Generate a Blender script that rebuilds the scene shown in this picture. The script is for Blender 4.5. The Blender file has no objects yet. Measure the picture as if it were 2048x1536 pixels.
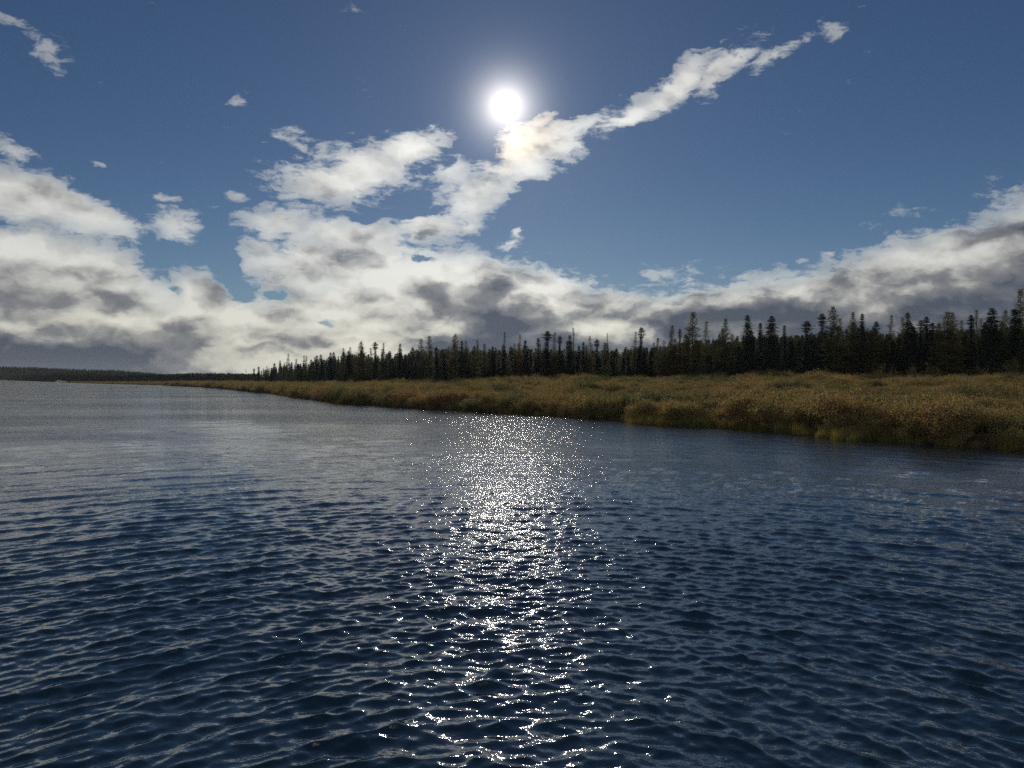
import bpy, math, random
import numpy as np
from mathutils import Vector, Matrix

D = bpy.data
scene = bpy.context.scene

# ------------------------------------------------------------------ camera
F = 1539.0            # focal length in pixels of the 2048 px wide photograph
HOR = 755.0           # its horizon row
CAM_H = 3.2
cam_d = D.cameras.new('camera')
cam_d.sensor_width = 36.0
cam_d.lens = 36.0 * F / 2048.0
cam_d.clip_start = 0.1
cam_d.clip_end = 20000.0
cam = D.objects.new('camera', cam_d)
scene.collection.objects.link(cam)
cam.location = (0.0, 0.0, CAM_H)
PITCH = -math.atan((768.0 - HOR) / F)
cam.rotation_euler = (math.radians(90.0) + PITCH, 0.0, 0.0)
scene.camera = cam


def azel(px, py):
    """compass angle and elevation of a direction read off the photograph"""
    u = (px - 1024.0) / F
    v = (768.0 - py) / F
    v = math.tan(math.atan(v) + PITCH)      # small pitch
    az = math.atan(u)
    el = math.atan2(v, math.hypot(1.0, u))
    return az, el


# ------------------------------------------------------------------ sun and exposure
SUN_AZ, SUN_EL = azel(1012, 213)
sun_dir = Vector((math.sin(SUN_AZ) * math.cos(SUN_EL), math.cos(SUN_AZ) * math.cos(SUN_EL), math.sin(SUN_EL)))
sun_d = D.lights.new('sun', 'SUN')
sun_d.energy = 3.8
sun_d.angle = math.radians(0.5)
sun_d.color = (1.0, 0.93, 0.82)
sun = D.objects.new('sun', sun_d)
scene.collection.objects.link(sun)
sun.rotation_euler = (-sun_dir).to_track_quat('-Z', 'Y').to_euler()
sun.location = (0, 0, 60)

scene.view_settings.view_transform = 'Standard'
scene.view_settings.look = 'None'
scene.view_settings.exposure = -1.0
scene.view_settings.gamma = 1.0
scene.view_settings.use_curve_mapping = False
scene.cycles.use_denoising = False
scene.cycles.sample_clamp_direct = 110.0
scene.cycles.sample_clamp_indirect = 6.0

# ------------------------------------------------------------------ world: sky, sun disc, clouds
world = D.worlds.new('World')
scene.world = world
world.use_nodes = True
wt = world.node_tree
wt.nodes.clear()


class NT:
    """small helper for writing node trees"""
    def __init__(self, tree):
        self.t = tree

    def new(self, kind, **props):
        n = self.t.nodes.new(kind)
        for k, v in props.items():
            setattr(n, k, v)
        return n

    def put(self, sock, val):
        if isinstance(val, bpy.types.NodeSocket):
            self.t.links.new(val, sock)
        elif val is not None:
            sock.default_value = val

    def m(self, op, a, b=None, c=None, clamp=False):
        n = self.new('ShaderNodeMath', operation=op, use_clamp=clamp)
        for i, v in enumerate((a, b, c)):
            if v is not None:
                self.put(n.inputs[i], v)
        return n.outputs[0]

    def v(self, op, a, b=None, scale=None):
        n = self.new('ShaderNodeVectorMath', operation=op)
        self.put(n.inputs[0], a)
        if b is not None:
            self.put(n.inputs[1], b)
        if scale is not None:
            self.put(n.inputs['Scale'], scale)
        return n.outputs['Value'] if op in ('DOT_PRODUCT', 'LENGTH', 'DISTANCE') else n.outputs[0]

    def xyz(self, x, y, z=0.0):
        n = self.new('ShaderNodeCombineXYZ')
        for i, v in enumerate((x, y, z)):
            self.put(n.inputs[i], v)
        return n.outputs[0]

    def noise(self, vec, scale, detail=4.0, rough=0.55, lac=2.0, color=False, dim='3D', dist=0.0):
        n = self.new('ShaderNodeTexNoise', noise_dimensions=dim)
        self.put(n.inputs['Vector'], vec)
        n.inputs['Scale'].default_value = scale
        n.inputs['Detail'].default_value = detail
        n.inputs['Roughness'].default_value = rough
        n.inputs['Lacunarity'].default_value = lac
        n.inputs['Distortion'].default_value = dist
        return n.outputs['Color' if color else 'Fac']

    def mr(self, val, a, b, lo=0.0, hi=1.0, kind='SMOOTHSTEP'):
        n = self.new('ShaderNodeMapRange', interpolation_type=kind)
        self.put(n.inputs[0], val)
        for i, x in enumerate((a, b, lo, hi)):
            self.put(n.inputs[1 + i], x)
        return n.outputs[0]

    def mix(self, fac, a, b, blend='MIX'):
        n = self.new('ShaderNodeMix', data_type='RGBA', blend_type=blend)
        self.put(n.inputs[0], fac)
        self.put(n.inputs[6], a if isinstance(a, bpy.types.NodeSocket) else (*a[:3], 1.0))
        self.put(n.inputs[7], b if isinstance(b, bpy.types.NodeSocket) else (*b[:3], 1.0))
        return n.outputs[2]

    def curve(self, val, pts):
        """piecewise smooth function through pts, val and results in 0..1"""
        n = self.new('ShaderNodeFloatCurve')
        c = n.mapping.curves[0]
        pts = sorted(pts)
        while len(c.points) < len(pts):
            c.points.new(0.5, 0.5)
        for p, (x, y) in zip(c.points, pts):
            p.location = (x, y)
            p.handle_type = 'AUTO'
        n.mapping.update()
        self.put(n.inputs['Value'], val)
        return n.outputs[0]


W = NT(wt)
tc = W.new('ShaderNodeTexCoord')
direc = W.v('NORMALIZE', tc.outputs['Generated'])
sep = W.new('ShaderNodeSeparateXYZ')
W.put(sep.inputs[0], direc)
az = W.m('ARCTAN2', sep.outputs[0], sep.outputs[1])
el = W.m('ARCSINE', sep.outputs[2])

nish = W.new('ShaderNodeTexSky', sky_type='NISHITA')
nish.sun_disc = False
nish.sun_elevation = SUN_EL
nish.sun_rotation = SUN_AZ
nish.altitude = 400.0
nish.air_density = 1.0
nish.dust_density = 0.1
nish.ozone_density = 2.0
SKY_STRENGTH = 0.066

P0 = W.xyz(az, el, 0.0)
stretch = W.xyz(az, W.m('MULTIPLY', el, 1.7), 0.0)
w1 = W.v('SCALE', W.v('SUBTRACT', W.noise(stretch, 5.0, 3.0, color=True), (0.5, 0.5, 0.5)), scale=0.07)
w2 = W.v('SCALE', W.v('SUBTRACT', W.noise(stretch, 22.0, 4.0, 0.6, color=True), (0.5, 0.5, 0.5)), scale=0.03)
P1 = W.v('ADD', W.v('ADD', P0, w1), w2)
sp1 = W.new('ShaderNodeSeparateXYZ')
W.put(sp1.inputs[0], P1)
az1, el1 = sp1.outputs[0], sp1.outputs[1]


def blob_field(blobs, P, k=0.35, start=-1.0, drop=0.0):
    acc = None
    for (px, py, rx, ry, rot, amp) in blobs:
        a, e = azel(px, py)
        mp = W.new('ShaderNodeMapping', vector_type='TEXTURE')
        W.put(mp.inputs['Vector'], P)
        ca = math.cos(a)
        mp.inputs['Location'].default_value = (a, e, 0)
        mp.inputs['Rotation'].default_value = (0, 0, math.radians(rot))
        mp.inputs['Scale'].default_value = (rx / F * ca * ca, ry / F * ca, 1.0)
        q = W.v('DOT_PRODUCT', mp.outputs[0], mp.outputs[0])
        val = W.m('MULTIPLY_ADD', q, -max(amp, drop), amp)
        acc = W.m('MAXIMUM', val, start) if acc is None else W.m('SMOOTH_MAX', acc, val, k)
    return acc


def edge(pts, A):
    """elevation of an edge given as photo points, as a function of azimuth"""
    lo, hi = -math.pi, math.pi
    # a narrow window for precision, clamped outside
    wlo, whi = -0.9, 0.9
    res = []
    for (px, py) in pts:
        a, e = azel(px, py)
        res.append(((a - wlo) / (whi - wlo), e / 0.5))
    fac = W.mr(A, wlo, whi, kind='LINEAR')
    return W.m('MULTIPLY', W.curve(fac, res), 0.5)


# cloud masses (px, py, half width, half height, tilt, strength)
masses = [
    (60, 400, 240, 75, -12, 1.3), (190, 440, 150, 60, -18, 1.2), (10, 540, 340, 100, 0, 1.6), (200, 560, 160, 75, -20, 1.4),
    (370, 462, 66, 44, 10, 0.9), (410, 600, 90, 66, -10, 1.5),
    (300, 600, 120, 50, 0, 1.1),
    (700, 345, 170, 64, 12, 1.25), (820, 305, 95, 48, 10, 1.2), (590, 325, 48, 28, 0, 0.55), (600, 385, 70, 30, 10, 0.8),
    (900, 360, 60, 60, -50, 0.75),
    (560, 455, 95, 62, 5, 1.0), (530, 520, 80, 60, 0, 0.9), (700, 480, 150, 50, 3, 1.3), (850, 455, 110, 46, 10, 1.2), (930, 445, 50, 32, 20, 0.9),
    (960, 395, 120, 40, 25, 0.95), (1000, 350, 80, 24, 3, 1.0), (1050, 300, 66, 56, 10, 1.25), (1110, 285, 90, 44, 25, 1.15), (1080, 240, 60, 22, 20, 0.7), (1050, 340, 60, 34, 0, 0.9),
    (1160, 252, 100, 30, 20, 0.8), (1250, 228, 110, 32, 27, 1.1), (1350, 168, 130, 32, 32, 1.1), (1455, 122, 110, 30, 25, 1.0),
    (1570, 104, 85, 28, 15, 0.75), (1650, 72, 44, 28, 40, 0.65), (1500, 55, 30, 8, 0, 0.2),
    (620, 540, 150, 70, 0, 1.3), (760, 560, 210, 90, 0, 1.4), (940, 570, 150, 80, 0, 1.3), (1020, 590, 140, 70, 0, 1.2),
    (70, 70, 100, 24, 8, 0.22), (100, 102, 66, 30, -10, 0.25), (30, 282, 80, 20, -20, 0.75), (485, 195, 34, 16, -20, 0.10), (595, 268, 60, 24, 5, 0.85), (545, 290, 30, 8, 0, 0.2),
    (865, 252, 16, 9, 0, 0.5), (470, 393, 36, 15, 0, 0.65), (350, 403, 50, 20, -20, 0.7), (410, 412, 50, 12, -5, 0.5), (210, 316, 24, 10, -30, 0.1), (420, 525, 40, 24, -10, 0.5),
    (1020, 484, 56, 20, 15, 0.9), (1042, 461, 24, 10, 0, 0.7), (1318, 556, 62, 22, -10, 0.25), (1605, 512, 30, 9, 0, 0.6), (1660, 502, 40, 9, 8, 0.6), (1900, 440, 60, 16, 20, 0.3), (200, 148, 20, 8, 0, 0.2),
]
M = blob_field(masses, P1, drop=1.3)
top = edge([(-600, 470), (-200, 480), (0, 480), (150, 510), (250, 545), (330, 590), (390, 560), (430, 548), (470, 575), (520, 585), (600, 570),
            (750, 530), (880, 500), (1000, 530), (1100, 533), (1170, 565), (1300, 585), (1480, 568), (1600, 535), (1700, 503), (1850, 475), (1950, 440), (2048, 398), (2300, 330), (2800, 300)], az1)
deck = W.m('MULTIPLY_ADD', W.m('SUBTRACT', top, el1), 34.0, 0.45)
deck = W.m('MINIMUM', deck, 2.1)
M = W.m('SMOOTH_MAX', M, deck, 0.3)
holes = blob_field([(655, 632, 34, 11, 0, 1.8), (480, 578, 44, 20, -25, 2.2), (455, 530, 34, 46, 0, 1.6), (560, 585, 30, 10, 0, 1.5), (850, 520, 30, 8, 0, 1.2), (350, 505, 70, 10, -10, 0.9), (345, 575, 22, 8, 0, 1.0), (890, 345, 24, 10, 30, 0.8), (440, 490, 30, 40, 0, 0.8), (770, 425, 120, 14, 8, 1.2)], P1, start=0.0)
M = W.m('SUBTRACT', M, W.m('MAXIMUM', holes, 0.0))
# away from the photographed part of the sky: scattered cloud, plus unseen cover added behind the camera to brighten the trees
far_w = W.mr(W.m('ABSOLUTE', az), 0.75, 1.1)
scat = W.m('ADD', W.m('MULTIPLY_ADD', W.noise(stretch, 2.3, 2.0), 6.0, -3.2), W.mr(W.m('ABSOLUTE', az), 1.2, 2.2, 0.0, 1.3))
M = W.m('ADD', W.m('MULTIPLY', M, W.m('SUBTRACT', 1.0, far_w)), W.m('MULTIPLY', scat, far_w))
high = W.mr(el, 0.6, 0.9)
M = W.m('SUBTRACT', M, W.m('MULTIPLY', high, 1.2))

rip = W.v('ADD', stretch, W.v('SCALE', w2, scale=1.2))


def billow(P, scale, detail=3.0, rough=0.5):
    """rounded heads with sharp creases between them, like cumulus"""
    n = W.new('ShaderNodeTexVoronoi', voronoi_dimensions='2D', feature='SMOOTH_F1', normalize=True)
    W.put(n.inputs['Vector'], P)
    n.inputs['Scale'].default_value = scale
    n.inputs['Detail'].default_value = detail
    n.inputs['Roughness'].default_value = rough
    n.inputs['Smoothness'].default_value = 0.35
    return W.m('SUBTRACT', 1.0, n.outputs['Distance'])


fbm = W.noise(rip, 13.0, 9.0, 0.63, dim='2D')
head = billow(rip, 15.0)
head_up = billow(W.v('ADD', rip, (0.0, 0.014, 0.0)), 15.0)
fbm_up = W.noise(W.v('ADD', rip, (0.0, 0.022, 0.0)), 12.0, 6.0, 0.5, dim='2D')
fbm_lo = W.noise(rip, 12.0, 6.0, 0.5, dim='2D')
wisp = W.noise(W.v('MULTIPLY', rip, (1.0, 1.8, 1.0)), 46.0, 6.0, 0.65, dim='2D')
turb = W.m('ADD', W.m('MULTIPLY_ADD', fbm, 1.9, -0.95), W.m('MULTIPLY_ADD', wisp, 1.3, -0.65))
turb = W.m('MULTIPLY', turb, W.mr(M, 0.2, 1.1, 1.9, 1.0))
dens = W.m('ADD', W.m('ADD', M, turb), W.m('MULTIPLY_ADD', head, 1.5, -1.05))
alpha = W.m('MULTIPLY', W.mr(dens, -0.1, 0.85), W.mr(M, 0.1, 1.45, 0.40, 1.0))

# how much light comes through: thick parts of the cloud are grey
dark_top = edge([(-600, 640), (0, 660), (200, 680), (300, 725), (400, 775), (480, 775), (700, 770), (790, 735), (850, 690), (930, 650), (1050, 615), (1150, 640), (1250, 655),
                 (1400, 622), (1500, 612), (1600, 592), (1750, 575), (1850, 560), (1920, 535), (2048, 480), (2300, 410), (2800, 380)], az1)
under = W.mr(W.m('ADD', W.m('SUBTRACT', dark_top, el1), W.m('MULTIPLY_ADD', fbm_lo, 0.05, -0.025)), -0.03, 0.04)
shades = blob_field([
    (40, 570, 260, 60, 0, 0.8), (250, 600, 120, 34, -5, 0.9), (90, 480, 200, 30, -15, 0.35), (425, 598, 50, 46, -20, 1.15), (330, 622, 50, 20, 0, 0.6), (580, 630, 50, 22, 0, 0.7),
    (710, 532, 75, 24, -5, 0.85), (600, 510, 40, 20, 0, 0.4), (840, 475, 45, 17, -10, 0.8), (800, 460, 90, 20, 0, 0.4), (960, 590, 90, 26, 10, 1.2), (1060, 560, 80, 20, -15, 1.0), (880, 605, 90, 34, -20, 1.2), (1000, 630, 170, 36, 0, 1.2),
    (1290, 600, 50, 14, 0, 0.8), (1400, 600, 70, 10, 8, 0.7), (1560, 570, 60, 12, 20, 0.5), (1150, 600, 60, 18, 0, 0.6), (1960, 490, 110, 22, 20, 0.3),
    (620, 676, 180, 14, 2, 0.55), (520, 704, 80, 12, 0, 0.5), (700, 710, 60, 14, 0, 0.7), (100, 700, 440, 66, -3, 1.3), (340, 695, 170, 55, 25, 1.1), (200, 650, 220, 30, 0, 0.7),
], P1, k=0.25, start=0.0)
shades = W.m('MAXIMUM', shades, 0.0)
relief = W.m('ADD', W.m('SUBTRACT', fbm_lo, fbm_up), W.m('MULTIPLY', W.m('SUBTRACT', head_up, head), 0.95))
soft = W.noise(stretch, 5.5, 3.0, 0.5, dim='2D')
thick = W.m('ADD', W.m('MULTIPLY', under, 1.4), W.m('MULTIPLY', shades, 0.80))
thick = W.m('ADD', thick, W.m('MULTIPLY', relief, W.mr(thick, 0.4, 1.2, 1.5, 0.9)))
thick = W.m('ADD', thick, W.m('MULTIPLY_ADD', fbm_lo, 1.2, -0.57))
thick = W.m('ADD', thick, W.m('MULTIPLY_ADD', soft, 0.9, -0.45))
thick = W.mr(thick, -0.25, 1.5, 0.0, 1.0, 'LINEAR')
thick = W.m('MULTIPLY', thick, W.mr(dens, 0.15, 1.1), clamp=True)
ramp = W.new('ShaderNodeValToRGB')
W.put(ramp.inputs[0], thick)
cr = ramp.color_ramp
cr.elements[0].position = 0.0
cr.elements[0].color = (0.80, 0.80, 0.75, 1)
cr.elements[1].position = 1.0
cr.elements[1].color = (0.078, 0.094, 0.128, 1)
e = cr.elements.new(0.28); e.color = (0.60, 0.60, 0.565, 1)
e = cr.elements.new(0.62); e.color = (0.235, 0.24, 0.25, 1)
ccol = ramp.outputs[0]
warm = W.mr(el, 0.02, 0.14, 1.0, 0.0)
ccol = W.mix(W.m('MULTIPLY', W.m('MULTIPLY', warm, 0.45), W.mr(thick, 0.25, 0.7, 1.0, 0.0)), ccol, W.mix(1.0, ccol, (1.06, 0.99, 0.80), 'MULTIPLY'))
# forward scattering: cloud close to the sun is brighter
cosg = W.v('DOT_PRODUCT', direc, tuple(sun_dir))
ang = W.m('ARCCOSINE', W.m('MINIMUM', cosg, 1.0))
near = W.m('EXPONENT', W.m('MULTIPLY', ang, -7.0))
ccol = W.v('SCALE', ccol, scale=W.m('MULTIPLY_ADD', near, 0.9, 0.88))
irid = W.m('MULTIPLY', W.mr(ang, 0.05, 0.085, 1.0, 0.0), 0.5)
ccol = W.mix(irid, ccol, W.mix(1.0, ccol, (1.25, 0.98, 0.72), 'MULTIPLY'))

# the sun's disc and the bright air round it
deg = W.m('MULTIPLY', ang, 180 / math.pi)
disc = W.m('MULTIPLY', W.m('EXPONENT', W.m('MULTIPLY', W.m('MULTIPLY', deg, deg), -5.0)), 6.0)
aur1 = W.m('MULTIPLY', W.m('EXPONENT', W.m('MULTIPLY', W.m('POWER', deg, 1.05), -0.95)), 5.0)
aur2 = W.m('MULTIPLY', W.m('EXPONENT', W.m('MULTIPLY', deg, -0.2)), 0.10)
glow = W.m('ADD', W.m('ADD', disc, aur1), aur2)
glow_col = W.v('SCALE', W.xyz(1.0, 0.93, 0.87), scale=glow)

sky_col = W.mix(1.0, nish.outputs[0], W.mix(W.mr(el, 0.05, 0.30), (0.76, 0.91, 1.12), (0.62, 0.78, 1.02)), 'MULTIPLY')
bg_sky = W.new('ShaderNodeBackground'); W.put(bg_sky.inputs[0], sky_col); bg_sky.inputs[1].default_value = SKY_STRENGTH
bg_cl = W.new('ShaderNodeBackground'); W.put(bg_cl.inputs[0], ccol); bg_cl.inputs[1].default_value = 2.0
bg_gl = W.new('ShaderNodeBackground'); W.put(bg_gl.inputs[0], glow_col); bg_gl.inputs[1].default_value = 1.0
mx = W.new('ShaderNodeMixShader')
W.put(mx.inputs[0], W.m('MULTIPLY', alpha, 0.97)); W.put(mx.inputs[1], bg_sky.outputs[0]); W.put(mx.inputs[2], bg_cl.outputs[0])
ad = W.new('ShaderNodeAddShader')
W.put(ad.inputs[0], mx.outputs[0]); W.put(ad.inputs[1], bg_gl.outputs[0])
wo = W.new('ShaderNodeOutputWorld')
W.put(wo.inputs[0], ad.outputs[0])
world.cycles.sampling_method = 'MANUAL'
world.cycles.sample_map_resolution = 1024

rng = np.random.default_rng(7)
random.seed(7)
COL = scene.collection

# ------------------------------------------------------------------ helpers
def tag(o, label=None, cat=None, group=None, kind=None):
    if label: o['label'] = label
    if cat: o['category'] = cat
    if group: o['group'] = group
    if kind: o['kind'] = kind
    return o


def mesh_np(name, verts, faces, mat=None, smooth=False, midx=None):
    """mesh from an (n,3) array and an (m,k) array of equal-sized faces"""
    verts = np.asarray(verts, dtype=np.float32)
    faces = np.asarray(faces, dtype=np.int32)
    me = D.meshes.new(name)
    k = faces.shape[1]
    me.vertices.add(len(verts))
    me.vertices.foreach_set('co', verts.ravel())
    me.loops.add(faces.size)
    me.loops.foreach_set('vertex_index', faces.ravel())
    me.polygons.add(len(faces))
    me.polygons.foreach_set('loop_start', np.arange(0, faces.size, k, dtype=np.int32))
    if smooth:
        me.polygons.foreach_set('use_smooth', np.ones(len(faces), dtype=bool))
    me.update(calc_edges=True)
    if mat:
        me.materials.append(mat)
    return me


def new_mat(name):
    m = D.materials.new(name)
    m.use_nodes = True
    m.node_tree.nodes.clear()
    return m, NT(m.node_tree)


def grid_faces(nr, nc):
    i = np.arange(nr - 1)[:, None] * nc + np.arange(nc - 1)[None, :]
    return np.stack([i, i + 1, i + nc + 1, i + nc], axis=-1).reshape(-1, 4)


def at_water(px, py):
    z = CAM_H * F / (py - HOR)
    return ((px - 1024.0) / F * z, z)


def at_dist(px, dist):
    return ((px - 1024.0) / F * dist, dist)


# value noise for placing and shaping things
_perm = rng.random((256, 256))
def vnoise(x, y):
    xi = np.floor(x).astype(int); yi = np.floor(y).astype(int)
    fx = x - xi; fy = y - yi
    fx = fx * fx * (3 - 2 * fx); fy = fy * fy * (3 - 2 * fy)
    a = _perm[xi % 256, yi % 256]; b = _perm[(xi + 1) % 256, yi % 256]
    c = _perm[xi % 256, (yi + 1) % 256]; d = _perm[(xi + 1) % 256, (yi + 1) % 256]
    return (a * (1 - fx) + b * fx) * (1 - fy) + (c * (1 - fx) + d * fx) * fy


def sstep(x, a, b):
    t = np.clip((x - a) / (b - a), 0, 1)
    return t * t * (3 - 2 * t)


# ------------------------------------------------------------------ the shore and the ground
shore_px = [(2048, 905), (1960, 898), (1900, 893), (1800, 884), (1700, 879), (1620, 868), (1500, 859), (1400, 853), (1330, 850), (1262, 845), (1250, 839), (1200, 838),
            (1100, 832), (1000, 826), (900, 820), (820, 816), (740, 810), (690, 808), (630, 800), (600, 797), (540, 787), (505, 785), (460, 779), (400, 774), (340, 771.5),
            (300, 770), (240, 768.5), (150, 766), (60, 762.5), (0, 760)]
shore = [(80, -400), (42, -60), (33, 0), (27.5, 14), (25, 24)] + [at_water(*p) for p in shore_px] + [(-1100, 1000), (-3500, 1300)]
land_poly = np.array(shore + [(-6000, 6000), (6000, 6000), (6000, -400)])
shore = np.array(shore, dtype=float)


def signed_shore(x, y):
    """distance to the shore line, positive on land"""
    best = np.full(x.shape, 1e9)
    for (ax, ay), (bx, by) in zip(shore[:-1], shore[1:]):
        dx, dy = bx - ax, by - ay
        t = np.clip(((x - ax) * dx + (y - ay) * dy) / (dx * dx + dy * dy), 0, 1)
        best = np.minimum(best, np.hypot(x - ax - t * dx, y - ay - t * dy))
    inside = np.zeros(x.shape, dtype=bool)
    n = len(land_poly)
    for i in range(n):
        ax, ay = land_poly[i]; bx, by = land_poly[(i + 1) % n]
        c = (ay > y) != (by > y)
        with np.errstate(divide='ignore', invalid='ignore'):
            xi = (bx - ax) * (y - ay) / (by - ay + 1e-12) + ax
        inside ^= c & (x < xi)
    return np.where(inside, best, -best)


ridge_px = np.array([-700, -200, 0, 75, 150, 240, 300, 340, 380, 430, 600, 2048], dtype=float)
ridge_h = np.array([20, 18, 15, 14, 11, 9.5, 5, 1.5, 4.5, 3, 3, 3], dtype=float)


def ground_z(x, y, sd=None):
    if sd is None:
        sd = signed_shore(x, y)
    r = np.hypot(x, y)
    wob = vnoise(x / 2.3 + 50, y / 2.3 + 50) - 0.5
    near = 1 - sstep(r, 130, 380)
    z = -1.5 + 1.45 * sstep(sd, -4, 0.0) + (0.12 + 0.5 * near) * sstep(sd + wob * 0.8, 0.0, 1.6)
    z = z + near * 1.85 * sstep(sd, 2, 55) + (1 - near) * 1.2 * sstep(sd, 2, 200)
    z = z + np.where(sd > 0.5, 1.0, 0.0) * near * ((vnoise(x / 7, y / 7) - 0.5) * 0.5 * sstep(sd, 1, 8))
    px = 1024 + F * x / np.maximum(y, 1.0)
    z = z + sstep(r, 650, 1500) * np.interp(px, ridge_px, ridge_h) * sstep(sd, 0, 80)
    return z


m_ground, G = new_mat('peaty soil')
geo = G.new('ShaderNodeNewGeometry')
n1 = G.noise(geo.outputs['Position'], 1.6, 6.0, 0.6)
gc = G.mix(G.mr(n1, 0.35, 0.65), (0.030, 0.022, 0.012), (0.075, 0.062, 0.026))
pb = G.new('ShaderNodeBsdfPrincipled')
G.put(pb.inputs['Base Color'], gc); pb.inputs['Roughness'].default_value = 1.0
pb.inputs['Specular IOR Level'].default_value = 0.0
mo = G.new('ShaderNodeOutputMaterial'); G.put(mo.inputs[0], pb.outputs[0])

if True:
    ga = np.radians(np.linspace(-78, 100, 620))
    gr = np.concatenate([np.geomspace(9, 3700, 400)])
    gx = gr[:, None] * np.sin(ga)[None, :]
    gy = gr[:, None] * np.cos(ga)[None, :]
    gz = ground_z(gx, gy)
    me = mesh_np('ground', np.stack([gx, gy, gz], -1).reshape(-1, 3), grid_faces(*gx.shape), m_ground, smooth=True)
    go = D.objects.new('ground', me); COL.objects.link(go); tag(go, kind='structure')

# ------------------------------------------------------------------ the water: a sheet with real waves
m_water, T = new_mat('river water')
geo = T.new('ShaderNodeNewGeometry')
pos = geo.outputs['Position']
spx = T.new('ShaderNodeSeparateXYZ'); T.put(spx.inputs[0], pos)
dist = T.v('LENGTH', pos)
rot = T.new('ShaderNodeMapping', vector_type='POINT')
T.put(rot.inputs[0], pos)
rot.inputs['Rotation'].default_value = (0, 0, math.radians(12))
rot.inputs['Scale'].default_value = (1.0, 1.0, 1.0)
flat = T.v('MULTIPLY', rot.outputs[0], (1.0, 1.0, 0.0))
capil = T.noise(flat, 9.5, 3.0, 0.5)                    # ripples of about 10 cm and less
chop = T.noise(flat, 2.1, 3.0, 0.5)                       # half metre chop, taking over where the mesh gets coarse
patch = T.noise(T.v('MULTIPLY', pos, (0.6, 1.4, 0.0)), 0.045, 3.0, 0.5)      # gusts and calmer lanes
lane = T.mr(patch, 0.36, 0.62, 0.55, 1.15)
h1 = T.m('MULTIPLY', T.m('MULTIPLY', capil, T.mr(dist, 8.0, 35.0, 0.016, 0.026)), lane)
h2 = T.m('MULTIPLY', T.m('MULTIPLY', chop, T.mr(dist, 8.0, 45.0, 0.0, 0.075)), lane)
height = T.m('ADD', h1, h2)
bump = T.new('ShaderNodeBump')
bump.inputs['Strength'].default_value = 1.0
bump.inputs['Distance'].default_value = 1.0
T.put(bump.inputs['Height'], height)
pb = T.new('ShaderNodeBsdfPrincipled')
pb.inputs['Base Color'].default_value = (0.013, 0.028, 0.040, 1)
pb.inputs['Roughness'].default_value = 0.032
pb.inputs['IOR'].default_value = 2.1
T.put(pb.inputs['Normal'], bump.outputs[0])
mo = T.new('ShaderNodeOutputMaterial'); T.put(mo.inputs[0], pb.outputs[0])


def make_water():
    a_dense = np.radians(np.linspace(-38, 38, 1250))
    a_all = np.concatenate([np.radians(np.linspace(-180, -38.8, 60)), a_dense, np.radians(np.linspace(38.8, 180, 60))])
    rr = [0.02, 1.0, 2.0, 3.0, 4.0]
    while rr[-1] < 3600:
        q = rr[-1]
        rr.append(q + min(max(0.014, 0.6 * q * q / (CAM_H * F / 2)), 0.12 * q))
    rr = np.array(rr)
    x = (rr[:, None] * np.sin(a_all)[None, :]).ravel()
    y = (rr[:, None] * np.cos(a_all)[None, :]).ravel()
    r = np.repeat(rr, len(a_all))
    spacing = np.repeat(np.gradient(rr), len(a_all))
    h = np.zeros_like(x); dx = np.zeros_like(x); dy = np.zeros_like(x)
    vis = r < 160
    X, Y, R, S = x[vis], y[vis], r[vis], spacing[vis]
    phi = np.arctan2(Y - 4.0, X)                      # the waves fan out from a point just ahead
    g = np.random.default_rng(3)
    H = np.zeros_like(X); DX = np.zeros_like(X); DY = np.zeros_like(X)
    N = 140
    for i in range(N):
        lam = 0.12 * (2.2 / 0.12) ** ((i + g.random()) / N)
        th = g.uniform(-math.pi, math.pi) if lam < 0.3 else g.uniform(-0.25, math.pi + 0.25)
        k = 2 * math.pi / lam
        dphi = np.angle(np.exp(1j * (th - phi)))
        spread = 0.27 if lam > 0.45 else 0.7
        w = np.exp(-(dphi / spread) ** 2) + (0.10 if lam > 0.45 else 0.3)
        slope = 0.038 if lam > 0.45 else 0.055
        if lam > 1.2: slope *= 0.55
        amp = slope * lam / (2 * math.pi)
        att = 1 - sstep(S / lam, 0.22, 0.5)
        ph = k * (X * math.cos(th) + Y * math.sin(th)) + g.random() * 6.283
        gust = 0.55 + 0.9 * vnoise(X / (lam * 5) + i * 7.3, Y / (lam * 5) + i * 3.1)
        A = amp * w * att * gust
        H += A * np.cos(ph)
        DX -= 0.9 * A * math.cos(th) * np.sin(ph)
        DY -= 0.9 * A * math.sin(th) * np.sin(ph)
    h[vis] = H; dx[vis] = DX; dy[vis] = DY
    V = np.stack([x + dx, y + dy, h], -1)
    me = mesh_np('water', V, grid_faces(len(rr), len(a_all)), m_water, smooth=True)
    o = D.objects.new('water', me); COL.objects.link(o)
    tag(o, kind='structure')


if True:
    make_water()

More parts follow.
